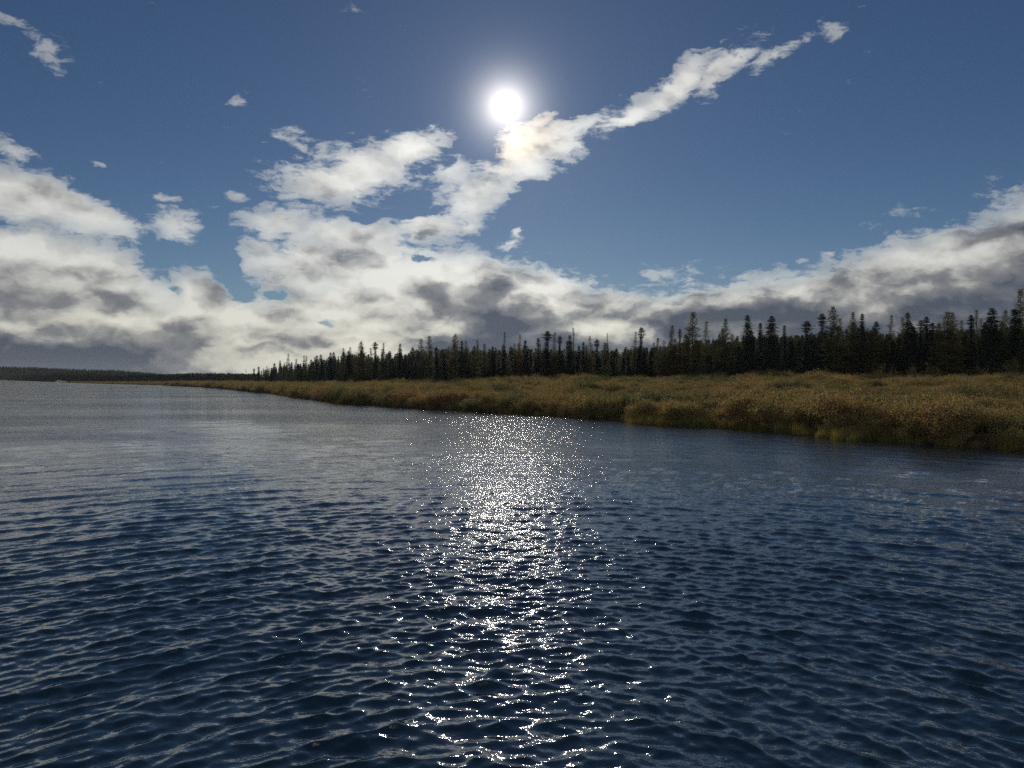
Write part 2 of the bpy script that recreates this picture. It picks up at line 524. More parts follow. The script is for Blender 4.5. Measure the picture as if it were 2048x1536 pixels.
# ------------------------------------------------------------------ foliage materials
def leaf_material(name, cols, scale, transl=0.35, gloss=0.35, rough=0.4, ground=False, tcols=None):
    """leaf colour drifts over the ground in patches and differs from leaf to leaf"""
    m, T = new_mat(name)
    geo = T.new('ShaderNodeNewGeometry')
    oi = T.new('ShaderNodeObjectInfo')
    isl = geo.outputs['Random Per Island']
    if ground:
        n = T.noise(geo.outputs['Position'], scale, 4.0, 0.6)
        vor = T.new('ShaderNodeTexVoronoi', voronoi_dimensions='2D', feature='F1')
        T.put(vor.inputs['Vector'], geo.outputs['Position']); vor.inputs['Scale'].default_value = 0.33
        vs = T.new('ShaderNodeSeparateColor'); T.put(vs.inputs[0], vor.outputs['Color'])
        f = T.m('ADD', T.mr(n, 0.32, 0.68, 0.1, 0.9, 'LINEAR'), T.m('MULTIPLY_ADD', isl, 0.5, -0.25))
        f = T.m('ADD', f, T.m('MULTIPLY_ADD', vs.outputs[0], 0.7, -0.35), clamp=True)
    else:
        f = T.m('ADD', T.m('MULTIPLY', oi.outputs['Random'], 0.75), T.m('MULTIPLY', isl, 0.25), clamp=True)
    ramp = T.new('ShaderNodeValToRGB')
    T.put(ramp.inputs[0], f)
    cr = ramp.color_ramp
    cr.elements[0].position = 0.0; cr.elements[0].color = (*cols[0], 1)
    cr.elements[1].position = 1.0; cr.elements[1].color = (*cols[-1], 1)
    for i in range(1, len(cols) - 1):
        e = cr.elements.new(i / (len(cols) - 1)); e.color = (*cols[i], 1)
    col = ramp.outputs[0]
    pb = T.new('ShaderNodeBsdfPrincipled')
    T.put(pb.inputs['Base Color'], col)
    pb.inputs['Roughness'].default_value = rough
    pb.inputs['Specular IOR Level'].default_value = gloss
    tr = T.new('ShaderNodeBsdfTranslucent')
    T.put(tr.inputs[0], T.mix(1.0, col, (1.6, 1.42, 0.85), 'MULTIPLY'))
    mx = T.new('ShaderNodeMixShader')
    mx.inputs[0].default_value = transl
    T.put(mx.inputs[1], pb.outputs[0]); T.put(mx.inputs[2], tr.outputs[0])
    mo = T.new('ShaderNodeOutputMaterial'); T.put(mo.inputs[0], mx.outputs[0])
    return m


def bark_material(name, c1, c2):
    m, T = new_mat(name)
    tc = T.new('ShaderNodeTexCoord')
    n = T.noise(T.v('MULTIPLY', tc.outputs['Object'], (6.0, 6.0, 1.2)), 5.0, 4.0, 0.6)
    pb = T.new('ShaderNodeBsdfPrincipled')
    T.put(pb.inputs['Base Color'], T.mix(T.mr(n, 0.35, 0.65), c1, c2))
    pb.inputs['Roughness'].default_value = 0.9
    mo = T.new('ShaderNodeOutputMaterial'); T.put(mo.inputs[0], pb.outputs[0])
    return m


M_SPRUCE = leaf_material('spruce needles', [(0.024, 0.046, 0.030), (0.034, 0.058, 0.034), (0.046, 0.068, 0.036)], 1, 0.10, 0.08, 0.8)
M_TAM = leaf_material('tamarack needles', [(0.085, 0.115, 0.050), (0.125, 0.140, 0.050), (0.175, 0.155, 0.050)], 1, 0.40, 0.08, 0.8)
M_TAMGOLD = leaf_material('golden tamarack needles', [(0.22, 0.15, 0.035), (0.26, 0.17, 0.04)], 1, 0.40, 0.08, 0.8)
M_BARK = bark_material('grey conifer bark', (0.05, 0.042, 0.035), (0.12, 0.105, 0.09))
M_WILLOW = leaf_material('shrub leaves', [(0.055, 0.074, 0.040), (0.155, 0.155, 0.078), (0.31, 0.245, 0.115), (0.26, 0.15, 0.095)], 0.16, 0.45, 0.08, 0.55, ground=True)
M_SEDGE = leaf_material('sedge blades', [(0.12, 0.12, 0.035), (0.20, 0.17, 0.05), (0.27, 0.20, 0.07)], 0.3, 0.4, 0.3, 0.5, ground=True)
M_TWIG = bark_material('brown twigs', (0.05, 0.032, 0.022), (0.10, 0.065, 0.045))


# ------------------------------------------------------------------ tree builder
class Geo:
    def __init__(self):
        self.v = []; self.f = []

    def quad(self, a, b, c, d):
        n = len(self.v)
        self.v += [a, b, c, d]; self.f.append((n, n + 1, n + 2, n + 3))

    def tube(self, pts, rad, sides=5):
        n0 = len(self.v)
        for i, (p, r) in enumerate(zip(pts, rad)):
            p = Vector(p)
            q = Vector(pts[min(i + 1, len(pts) - 1)]) - Vector(pts[max(i - 1, 0)])
            q.normalize()
            a = q.orthogonal().normalized(); b = q.cross(a)
            for k in range(sides):
                t = 2 * math.pi * k / sides
                self.v.append(tuple(p + (a * math.cos(t) + b * math.sin(t)) * r))
        for i in range(len(pts) - 1):
            for k in range(sides):
                k2 = (k + 1) % sides
                self.f.append((n0 + i * sides + k, n0 + i * sides + k2, n0 + (i + 1) * sides + k2, n0 + (i + 1) * sides + k))

    def mesh(self, name, mat):
        return mesh_np(name, self.v, self.f, mat)


def spray(G, base, d, length, width, rnd, droop, dens=1.0):
    """one flat, ragged branch of needles: small leaf-sized faces along a drooping twig"""
    d = Vector(d).normalized()
    side = d.cross(Vector((0, 0, 1)))
    if side.length < 1e-3: side = Vector((1, 0, 0))
    side.normalize()
    n = max(3, int(length / 0.11 * dens))
    p = Vector(base)
    for i in range(n):
        t = (i + 0.5) / n
        q = p + d * (length * t) + Vector((0, 0, -droop * length * t * t + 0.10 * length * max(0, t - 0.7)))
        w = width * (1 - t * 0.5) * rnd.uniform(0.5, 1.2)
        for s in (-1, 1):
            if rnd.random() < 0.08: continue
            out = (side * s * rnd.uniform(0.6, 1.0) + d * rnd.uniform(0.3, 0.9) + Vector((0, 0, rnd.uniform(-0.55, 0.25)))).normalized()
            up = Vector((rnd.uniform(-.5, .5), rnd.uniform(-.5, .5), 1)).normalized()
            h = (out.cross(up)).normalized() * rnd.uniform(0.04, 0.085)
            tip = q + out * w
            G.quad(tuple(q - h * 0.6), tuple(q + out * w * 0.5 - h), tuple(tip), tuple(q + out * w * 0.5 + h))


def build_spruce(seed, club, wide, lean=0.0, gap=0.0):
    """black spruce, 10 m: thin trunk, short drooping branches in a narrow column, knotted top"""
    rnd = random.Random(seed)
    C, Tk = Geo(), Geo()
    H = 10.0
    path = [(lean * math.sin(h * 0.2) + rnd.uniform(-.03, .03), rnd.uniform(-.03, .03), h) for h in np.linspace(-0.3, H, 9)]
    Tk.tube(path, list(np.linspace(0.11, 0.012, 9)), 6)
    z = 0.5
    while z < H - 0.05:
        t = z / H
        prof = ((1 - t) ** 0.6 * wide + 0.11) * (0.85 + 0.3 * min(1, 4 * t))
        if club: prof = max(prof * 0.8, 0.62 * wide * math.exp(-((t - 0.90) / 0.065) ** 2) + 0.12)
        if gap and 0.62 < t < 0.82 and club: prof *= 0.45
        prof *= 0.86 + 0.28 * rnd.random()
        x0 = np.interp(z, [p[2] for p in path], [p[0] for p in path])
        y0 = np.interp(z, [p[2] for p in path], [p[1] for p in path])
        nb = 6 if t < 0.85 else 5
        ph = rnd.random() * 6.28
        for k in range(nb):
            a = ph + k * 6.283 / nb + rnd.uniform(-.4, .4)
            L = prof * rnd.uniform(0.6, 1.15)
            up = 0.45 if t > 0.9 else -0.25 + 0.3 * t
            spray(C, (x0, y0, z + rnd.uniform(-.05, .05)), (math.cos(a), math.sin(a), up), L, min(0.36, 0.18 + 0.20 * L), rnd, 0.28, 1.3)
        z += 0.115 if t < 0.8 else 0.085
    for k in range(5):
        spray(C, (path[-1][0], path[-1][1], H - 0.25), (rnd.uniform(-.4, .4), rnd.uniform(-.4, .4), 1), 0.3, 0.09, rnd, 0)
    return C.mesh('crown', M_SPRUCE), Tk.mesh('trunk', M_BARK)


def build_tamarack(seed, wide, sparse, lean=0.0, mat=None):
    """larch, 10 m: open crown of long thin branches with tufts, sky between them"""
    rnd = random.Random(seed)
    C, Tk = Geo(), Geo()
    H = 10.0
    path = [(lean * (h / 10) ** 2 + 0.05 * math.sin(h + seed), 0.05 * math.cos(h * 1.3 + seed), h) for h in np.linspace(-0.3, H, 11)]
    Tk.tube(path, list(np.linspace(0.13, 0.010, 11)), 6)
    z = 0.9
    while z < H - 0.1:
        t = z / H
        prof = wide * ((1 - t) ** 0.68 * 0.9 + 0.05) * (0.55 + 0.75 * rnd.random())
        x0 = np.interp(z, [p[2] for p in path], [p[0] for p in path])
        y0 = np.interp(z, [p[2] for p in path], [p[1] for p in path])
        nb = 5 if rnd.random() > sparse else 3
        ph = rnd.random() * 6.28
        for k in range(nb):
            a = ph + k * 6.283 / nb + rnd.uniform(-.5, .5)
            L = prof * rnd.uniform(0.6, 1.2)
            up = 0.05 + 0.55 * t * t
            b = Vector((x0, y0, z))
            d = Vector((math.cos(a), math.sin(a), up)).normalized()
            tip = b + d * L + Vector((0, 0, 0.06 * L))
            Tk.tube([tuple(b), tuple(b + d * L * 0.5 + Vector((0, 0, -0.04 * L))), tuple(tip)], [0.022 * (1.1 - t), 0.013 * (1.1 - t), 0.005], 3)
            spray(C, tuple(b + d * 0.12 * L), d, L * 0.92, 0.25 + 0.05 * L, rnd, 0.06, 1.05)
            if L > 0.7:
                for s in (-1, 1):
                    dd = (d + d.cross(Vector((0, 0, 1))) * s * 0.8).normalized()
                    spray(C, tuple(b + d * L * rnd.uniform(.3, .55)), dd, L * 0.42, 0.21, rnd, 0.15, 1.1)
        z += 0.17 * (1 + 0.4 * sparse) * (1.15 - 0.5 * t)
    spray(C, (path[-1][0], path[-1][1], H - 0.5), (0, 0.01, 1), 0.6, 0.10, rnd, 0)
    return C.mesh('crown', mat or M_TAM), Tk.mesh('trunk', M_BARK)


def build_dead(seed):
    """thin half-bare larch with a few short twigs"""
    return build_tamarack(seed, 0.62, 0.85, 0.15)


KINDS = {}
if True:
    KINDS['spruce'] = [build_spruce(s, c, w, l, g) for s, c, w, l, g in
                       [(1, False, 1.25, 0.0, 0), (2, False, 1.05, 0.1, 0), (3, True, 1.0, -0.1, 0), (4, True, 1.2, 0.05, 1), (5, False, 1.6, 0.0, 0), (6, True, 0.9, 0.15, 1),
                        (7, False, 1.35, -0.12, 0), (8, False, 0.85, 0.08, 0), (9, True, 1.1, 0.2, 0), (10, False, 1.15, 0.18, 0)]]
    KINDS['pole'] = [build_spruce(s, True, 0.62, l, 1) for s, l in [(11, 0.1), (12, -0.15)]]
    KINDS['tam'] = [build_tamarack(s, w, sp, l) for s, w, sp, l in [(21, 2.1, 0.15, 0.0), (22, 1.75, 0.35, 0.15), (23, 2.3, 0.25, -0.1), (24, 1.6, 0.45, 0.3), (25, 2.0, 0.2, 0.0),
                     (26, 1.4, 0.3, -0.25), (27, 1.9, 0.45, 0.1), (28, 1.6, 0.15, 0.35)]]
    KINDS['bigtam'] = [build_tamarack(s, 2.2, 0.0, 0.05) for s in (31, 32)]
    KINDS['gold'] = [build_tamarack(41, 1.7, 0.35, 0.1, M_TAMGOLD)]
    KINDS['thin'] = [build_dead(51), build_dead(52)]

# front edge of the forest: (photo x, distance)
front_px = np.array([-400, 0, 100, 200, 300, 400, 450, 500, 540, 600, 700, 800, 900, 1000, 1200, 1400, 1700, 2048, 2500, 3000], dtype=float)
front_d = np.array([950, 800, 690, 620, 560, 490, 440, 355, 300, 255, 212, 182, 162, 152, 138, 124, 112, 103, 98, 95], dtype=float)
sky_px = np.array([490, 520, 560, 600, 650, 700, 750, 800, 850, 900, 1000, 1100, 1200, 1300, 1400, 1500, 1600, 1700, 1800, 1900, 2000, 2100, 3000], dtype=float)
sky_py = np.array([744, 733, 723, 720, 712, 700, 702, 700, 695, 694, 694, 692, 694, 690, 678, 668, 668, 662, 662, 658, 652, 650, 650], dtype=float)

KIND_CAT = {'spruce': 'spruce', 'pole': 'spruce', 'tam': 'tamarack', 'bigtam': 'tamarack', 'gold': 'tamarack', 'thin': 'tamarack'}
KIND_NAME = {'spruce': 'black_spruce', 'pole': 'black_spruce', 'tam': 'tamarack', 'bigtam': 'tamarack', 'gold': 'tamarack', 'thin': 'tamarack'}


def place_tree(px, top_py, kind, variant, dd, label, group=None, rz=0.0, wid=1.0):
    d0 = float(np.interp(px, front_px, front_d)) * dd
    x, y = at_dist(px, d0)
    g = float(ground_z(np.array([x]), np.array([y]))[0])
    top = CAM_H + (HOR - top_py) / F * y
    H = max(2.5, top - g)
    crown, trunk = KINDS[kind][variant % len(KINDS[kind])]
    root = D.objects.new(KIND_NAME[kind], None)
    root.empty_display_size = 0.3
    COL.objects.link(root)
    root.location = (x, y, g)
    root.rotation_euler = (random.gauss(0, 0.012), random.gauss(0, 0.022), rz)
    sc = H / 10.0
    wsc = wid * 1.22 * (0.55 * sc + 0.45)
    root.scale = (wsc, wsc, sc)
    for nm, me in (('trunk', trunk), ('crown', crown)):
        o = D.objects.new(nm, me); COL.objects.link(o); o.parent = root
    tag(root, label, KIND_CAT[kind], group)
    return root


# the trees one can single out, left to right: photo x, top row, kind, variant, depth factor, width, label
named_trees = [
    (492, 738, 'thin', 0, 1.0, 0.9, 'tiny lone tamarack standing left of the end of the tree line'),
    (575, 707, 'tam', 3, 1.0, 1.0, 'leaning ragged topped tamarack, first tree to stand out at the left end'),
    (612, 712, 'tam', 1, 1.02, 0.9, 'slim tamarack just right of the leaning one at the far left end'),
    (662, 705, 'spruce', 1, 1.0, 1.0, 'dark pointed spruce left of the first tall tamaracks'),
    (687, 696, 'tam', 1, 1.0, 0.9, 'left one of two tall thin tamaracks left of the full spiky one'),
    (702, 694, 'tam', 3, 1.01, 0.9, 'right one of two tall thin tamaracks left of the full spiky one'),
    (725, 683, 'bigtam', 0, 1.0, 1.0, 'full tamarack with a spiky head, tallest in the left part of the tree line'),
    (751, 684, 'spruce', 3, 1.0, 1.0, 'club topped spruce right of the full spiky tamarack'),
    (765, 686, 'tam', 1, 1.02, 0.8, 'slim tamarack close beside a club topped spruce, left of a notch in the trees'),
    (800, 687, 'spruce', 0, 1.03, 0.8, 'slender spruce alone in a low stretch left of the middle trees'),
    (843, 677, 'tam', 4, 1.0, 1.0, 'left of two bushy topped tamaracks left of the middle of the tree line'),
    (858, 672, 'bigtam', 1, 1.0, 0.95, 'right and taller of two bushy topped tamaracks left of the middle'),
    (888, 698, 'spruce', 0, 0.95, 0.9, 'low dark leaning spruce in front of the left middle tamaracks'),
    (911, 668, 'bigtam', 0, 0.98, 1.0, 'broad green tamarack reaching down to the shrubs left of the sun path'),
    (932, 682, 'tam', 1, 1.0, 1.0, 'tamarack with a thin crown right of the broad green one'),
    (956, 680, 'tam', 3, 1.0, 0.9, 'wispy tamarack left of the tree with a bare tip near the middle'),
    (1009, 664, 'thin', 0, 1.0, 1.1, 'tamarack with a bare thin tip rising near the middle of the tree line'),
    (1039, 669, 'gold', 0, 1.0, 0.8, 'yellowish tamarack right of the bare tipped one near the middle'),
    (1076, 676, 'pole', 0, 1.0, 1.0, 'thin dark spruce left of the thick club topped spruce in the middle'),
    (1094, 662, 'spruce', 3, 0.98, 1.25, 'thick club topped spruce standing tall in the middle of the tree line'),
    (1106, 665, 'tam', 1, 1.02, 0.8, 'pale tamarack peeping out right behind the thick club topped spruce'),
    (1116, 671, 'pole', 1, 1.0, 1.2, 'narrow club topped spruce between the thick club and the thin tamarack'),
    (1141, 670, 'spruce', 0, 1.0, 0.9, 'dark spruce leaning against the thin spire of a tamarack'),
    (1149, 655, 'thin', 1, 1.0, 0.9, 'thin tamarack spire, highest point in the middle of the tree line'),
    (1182, 672, 'gold', 0, 1.03, 0.8, 'faded yellow tamarack with an open crown right of the thin spire'),
    (1217, 666, 'thin', 0, 1.0, 0.6, 'needle thin bare topped tamarack between two dark spruces'),
    (1268, 663, 'tam', 3, 1.01, 0.8, 'open tamarack just left of the clubbed spruce'),
    (1279, 655, 'pole', 0, 1.0, 1.5, 'dark spruce with a heavy club head right of the middle'),
    (1343, 650, 'tam', 0, 1.0, 0.75, 'olive tamarack left of the great broad tamarack'),
    (1361, 658, 'pole', 1, 1.0, 0.8, 'thin spruce directly left of the great broad tamarack'),
    (1384, 624, 'bigtam', 1, 0.97, 1.12, 'great broad tamarack with tiered branches, tallest right of the middle'),
    (1409, 643, 'tam', 1, 1.0, 0.85, 'slim pointed tamarack directly right of the great broad one'),
    (1445, 637, 'tam', 2, 1.0, 0.9, 'round topped open tamarack left of the tall dark pointed spruce'),
    (1494, 630, 'spruce', 0, 0.98, 1.0, 'tall dark pointed spruce with a smooth narrow cone, left of the wide spruce'),
    (1523, 646, 'spruce', 1, 1.0, 0.9, 'shorter dark spruce touching the left side of the wide spruce'),
    (1541, 632, 'spruce', 4, 0.98, 1.1, 'wide dark spruce beside the gap in the right hand tree line'),
    (1568, 672, 'spruce', 2, 1.0, 0.9, 'low clubbed spruce just right of the gap in the tree line'),
    (1611, 642, 'spruce', 3, 1.0, 1.15, 'thick bent topped spruce left of a clubbed tamarack'),
    (1647, 627, 'spruce', 3, 1.0, 0.95, 'spruce with a dark knob at the top left of the tall green tamarack'),
    (1669, 613, 'bigtam', 0, 0.98, 1.0, 'tall green tamarack with a sharp tip in the right hand tree line'),
    (1682, 637, 'gold', 0, 1.03, 0.8, 'yellow tamarack leaning on the right side of the tall sharp tipped one'),
    (1706, 624, 'bigtam', 1, 1.0, 0.8, 'regular cone shaped tamarack between the yellow one and a dark thin spruce'),
    (1724, 627, 'spruce', 1, 1.0, 0.8, 'dark thin spruce with a few side branches at its tip, right of the cone tamarack'),
    (1750, 643, 'pole', 0, 1.0, 1.1, 'twin tipped black spruce left of a pale tamarack'),
    (1781, 630, 'tam', 1, 1.02, 0.75, 'pale tamarack peeping between two dark spruces on the right'),
    (1805, 634, 'tam', 4, 1.03, 0.7, 'pale green tamarack behind the spruce with a yellow head'),
    (1817, 625, 'spruce', 0, 1.0, 0.9, 'dark spruce with a narrow pointed head left of three black tips'),
    (1842, 641, 'pole', 1, 1.0, 1.1, 'leftmost of three narrow black spruce tips standing together'),
    (1855, 634, 'pole', 0, 1.0, 1.3, 'middle and tallest of three narrow black spruce tips'),
    (1866, 646, 'pole', 1, 1.0, 1.1, 'rightmost of three narrow black spruce tips beside the green tamarack'),
    (1893, 624, 'bigtam', 0, 0.96, 1.25, 'wide fresh green tamarack, fullest crown on the right'),
    (1906, 624, 'tam', 2, 1.0, 0.9, 'second green tamarack merged with the widest green crown'),
    (1926, 640, 'tam', 1, 1.02, 0.7, 'small pale tamarack between the wide green crown and a black thin spruce'),
    (1942, 630, 'pole', 0, 1.0, 1.1, 'black thin spruce with a bare knotted tip left of the bare tamarack'),
    (1956, 619, 'thin', 1, 1.0, 1.2, 'half bare tamarack with a curved tip right of a black thin spruce'),
    (1966, 646, 'spruce', 1, 1.0, 0.8, 'small pointed spruce in front of the half bare tamarack'),
    (1988, 616, 'spruce', 4, 0.95, 1.2, 'big broad black spruce near the right edge'),
    (2014, 619, 'tam', 0, 1.0, 0.75, 'slim tamarack between two big spruces near the right edge'),
    (2030, 618, 'spruce', 0, 0.97, 1.1, 'dark full spruce under the tallest tamarack at the right edge'),
    (2041, 578, 'bigtam', 1, 1.02, 0.95, 'tallest tamarack of all, open crowned, at the right edge of the picture'),
]
KIND_WORDS = {
    'spruce': 'dark narrow spruce', 'pole': 'thin knotted spruce', 'tam': 'grey green tamarack', 'gold': 'yellowing tamarack'}
ORD = ['first', 'second', 'third', 'fourth', 'fifth', 'sixth', 'seventh', 'eighth', 'ninth', 'tenth', 'eleventh', 'twelfth']
LANDMARKS = [(575, 'leaning ragged topped tamarack'), (662, 'dark pointed spruce at the left'), (725, 'full spiky headed tamarack'), (800, 'lone slender spruce'), (858, 'two bushy topped tamaracks'),
             (911, 'broad green tamarack by the sun path'), (1009, 'bare tipped tamarack near the middle'), (1094, 'thick club topped middle spruce'), (1149, 'thin tamarack spire'), (1217, 'needle thin tamarack'), (1279, 'heavy clubbed spruce'),
             (1384, 'great broad tiered tamarack'), (1445, 'round topped open tamarack'), (1494, 'tall smooth pointed spruce'), (1541, 'wide spruce beside the gap'), (1611, 'thick bent topped spruce'), (1669, 'tall sharp tipped green tamarack'),
             (1724, 'thin spruce with side branched tip'), (1781, 'pale tamarack between dark spruces'), (1855, 'three black spruce tips'), (1893, 'wide fresh green tamarack'), (1956, 'half bare curved tamarack'), (1988, 'big broad spruce near the edge'), (2041, 'tallest tamarack at the edge')]
if True:
    for (px, py, kind, var, dd, wid, lab) in named_trees:
        place_tree(px, py, kind, var, dd, lab, rz=random.uniform(0, 6.28), wid=wid)
    # the rest of the front rows
    n_fill = 300 - len(named_trees)
    counts = {}
    for i in range(n_fill):
        px = 508 + (2085 - 508) * ((i + random.random()) / n_fill)
        kind = random.choices(['spruce', 'pole', 'tam', 'gold'], [0.50, 0.07, 0.39, 0.04])[0]
        base = float(np.interp(px, sky_px, sky_py))
        py = base + random.triangular(-24, 44, 6) * (0.4 + 0.6 * (px - 500) / 1500)
        py = min(py, 742)
        if 1550 < px < 1565: py = max(py, 690)
        mark = [nm for q, nm in LANDMARKS if q <= px]
        where = ('right of the ' + mark[-1]) if mark else 'from the left end of the tree line'
        key = (kind, where); counts[key] = counts.get(key, 0) + 1
        lab = ORD[counts[key] - 1] + ' ' + KIND_WORDS[kind] + ' ' + where
        place_tree(px, py, kind, random.randrange(40), random.uniform(0.97, 1.14), lab,
                   {'spruce': 'black spruces of the tree line', 'pole': 'thin black spruces of the tree line', 'tam': 'tamaracks of the tree line', 'gold': 'yellowing tamaracks of the tree line'}[kind],
                   rz=random.uniform(0, 6.28), wid=random.uniform(0.8, 1.1))


# ------------------------------------------------------------------ things nobody could count: instanced ground cover and far woods
def hidden_collection(name, meshes):
    c = D.collections.new(name)
    for nm, me in meshes:
        o = D.objects.new(nm, me); c.objects.link(o)
    return c


def scatter(name, label, cat, pts, rz, scl, idx, coll, tilt=None):
    """one object whose geometry nodes put a plant of the collection on every point"""
    me = D.meshes.new(name)
    pts = np.asarray(pts, dtype=np.float32)
    me.vertices.add(len(pts)); me.vertices.foreach_set('co', pts.ravel())
    for nm, typ, key, arr in (('turn', 'FLOAT_VECTOR', 'vector', np.stack([tilt[:, 0] if tilt is not None else 0 * rz, tilt[:, 1] if tilt is not None else 0 * rz, rz], -1)),
                              ('size', 'FLOAT_VECTOR', 'vector', scl), ('pick', 'INT', 'value', idx)):
        at = me.attributes.new(nm, typ, 'POINT')
        at.data.foreach_set(key, np.asarray(arr, dtype=np.int32 if typ == 'INT' else np.float32).ravel())
    o = D.objects.new(name, me); COL.objects.link(o)
    ng = D.node_groups.new(name, 'GeometryNodeTree')
    ng.interface.new_socket('Geometry', in_out='INPUT', socket_type='NodeSocketGeometry')
    ng.interface.new_socket('Geometry', in_out='OUTPUT', socket_type='NodeSocketGeometry')
    N = ng.nodes; L = ng.links
    gi = N.new('NodeGroupInput'); go_ = N.new('NodeGroupOutput')
    ci = N.new('GeometryNodeCollectionInfo'); ci.inputs['Collection'].default_value = coll
    ci.inputs['Separate Children'].default_value = True; ci.inputs['Reset Children'].default_value = True
    ip = N.new('GeometryNodeInstanceOnPoints'); ip.inputs['Pick Instance'].default_value = True
    L.new(gi.outputs[0], ip.inputs['Points']); L.new(ci.outputs[0], ip.inputs['Instance'])
    for nm, typ, sock in (('turn', 'FLOAT_VECTOR', 'Rotation'), ('size', 'FLOAT_VECTOR', 'Scale'), ('pick', 'INT', 'Instance Index')):
        na = N.new('GeometryNodeInputNamedAttribute'); na.data_type = typ; na.inputs['Name'].default_value = nm
        L.new(na.outputs[0], ip.inputs[sock])
    L.new(ip.outputs[0], go_.inputs[0])
    md = o.modifiers.new('scatter', 'NODES'); md.node_group = ng
    tag(o, label, cat, kind='stuff')
    return o


def merged_tree(kind, i):
    """crown and trunk of a tree as one light mesh, for the far woods"""
    crown, trunk = KINDS[kind][i]
    me = D.meshes.new('wood_tree')
    import bmesh
    bm = bmesh.new()
    bm.from_mesh(crown)
    n = len(bm.faces)
    bm.from_mesh(trunk)
    bm.faces.ensure_lookup_table()
    for f in bm.faces[n:]: f.material_index = 1
    bm.to_mesh(me); bm.free()
    me.materials.append(crown.materials[0]); me.materials.append(M_BARK)
    return me


def shrub_mesh(seed, leaf=0.030, n_leaf=420, spread=0.62, height=1.0):
    """low dwarf birch or willow: fan of stems carrying small leaves"""
    rnd = random.Random(seed)
    S, Lf = Geo(), Geo()
    for k in range(11):
        a = rnd.uniform(0, 6.28); lean = rnd.uniform(0.15, 1.0) * spread
        top = Vector((math.cos(a) * lean, math.sin(a) * lean, height * rnd.uniform(0.65, 1.1) * (1.05 - 0.35 * lean)))
        b = Vector((rnd.uniform(-.1, .1), rnd.uniform(-.1, .1), -0.1))
        mid = b.lerp(top, 0.5) + Vector((rnd.uniform(-.06, .06), rnd.uniform(-.06, .06), 0.06))
        S.tube([tuple(b), tuple(mid), tuple(top)], [0.010, 0.007, 0.003], 3)
        nt = n_leaf // 11
        for j in range(nt):
            t = rnd.uniform(0.25, 1.02) ** 0.75
            p = (b.lerp(mid, t * 2) if t < 0.5 else mid.lerp(top, t * 2 - 1))
            p = p + Vector((rnd.gauss(0, .085), rnd.gauss(0, .085), rnd.gauss(0, .06)))
            n = Vector((rnd.uniform(-1, 1), rnd.uniform(-1, 1), rnd.uniform(-0.2, 1))).normalized()
            u = n.orthogonal().normalized(); w = n.cross(u)
            s = leaf * rnd.uniform(0.6, 1.25)
            th = rnd.uniform(0, 6.28)
            u2 = u * math.cos(th) + w * math.sin(th); w2_ = n.cross(u2)
            Lf.quad(tuple(p - u2 * s), tuple(p + w2_ * s * 0.6), tuple(p + u2 * s), tuple(p - w2_ * s * 0.6))
    return S, Lf


def joined(name, parts):
    v, f, mi = [], [], []
    mats = []
    for G_, mat in parts:
        n = len(v); v += G_.v; f += [tuple(i + n for i in q) for q in G_.f]
        mi += [len(mats)] * len(G_.f); mats.append(mat)
    me = mesh_np(name, v, f)
    for m in mats: me.materials.append(m)
    me.polygons.foreach_set('material_index', np.array(mi, dtype=np.int32))
    return me


def sedge_mesh(seed, n=130, height=0.7, spread=0.35):
    rnd = random.Random(seed)
    G_ = Geo()
    for i in range(n):
        a = rnd.uniform(0, 6.28); r = spread * math.sqrt(rnd.random())
        p = Vector((math.cos(a) * r, math.sin(a) * r, -0.05))
        h = height * rnd.uniform(0.5, 1.1)
        b = rnd.uniform(0, 6.28); bend = rnd.uniform(0.05, 0.35) * h
        tip = p + Vector((math.cos(b) * bend, math.sin(b) * bend, h))
        mid = p.lerp(tip, 0.55) + Vector((0, 0, 0.08 * h))
        w = Vector((math.sin(b), -math.cos(b), 0)) * 0.006
        G_.quad(tuple(p - w), tuple(p + w), tuple(mid + w), tuple(mid - w))
        G_.quad(tuple(mid - w), tuple(mid + w), tuple(tip + w * .3), tuple(tip - w * .3))
    return G_


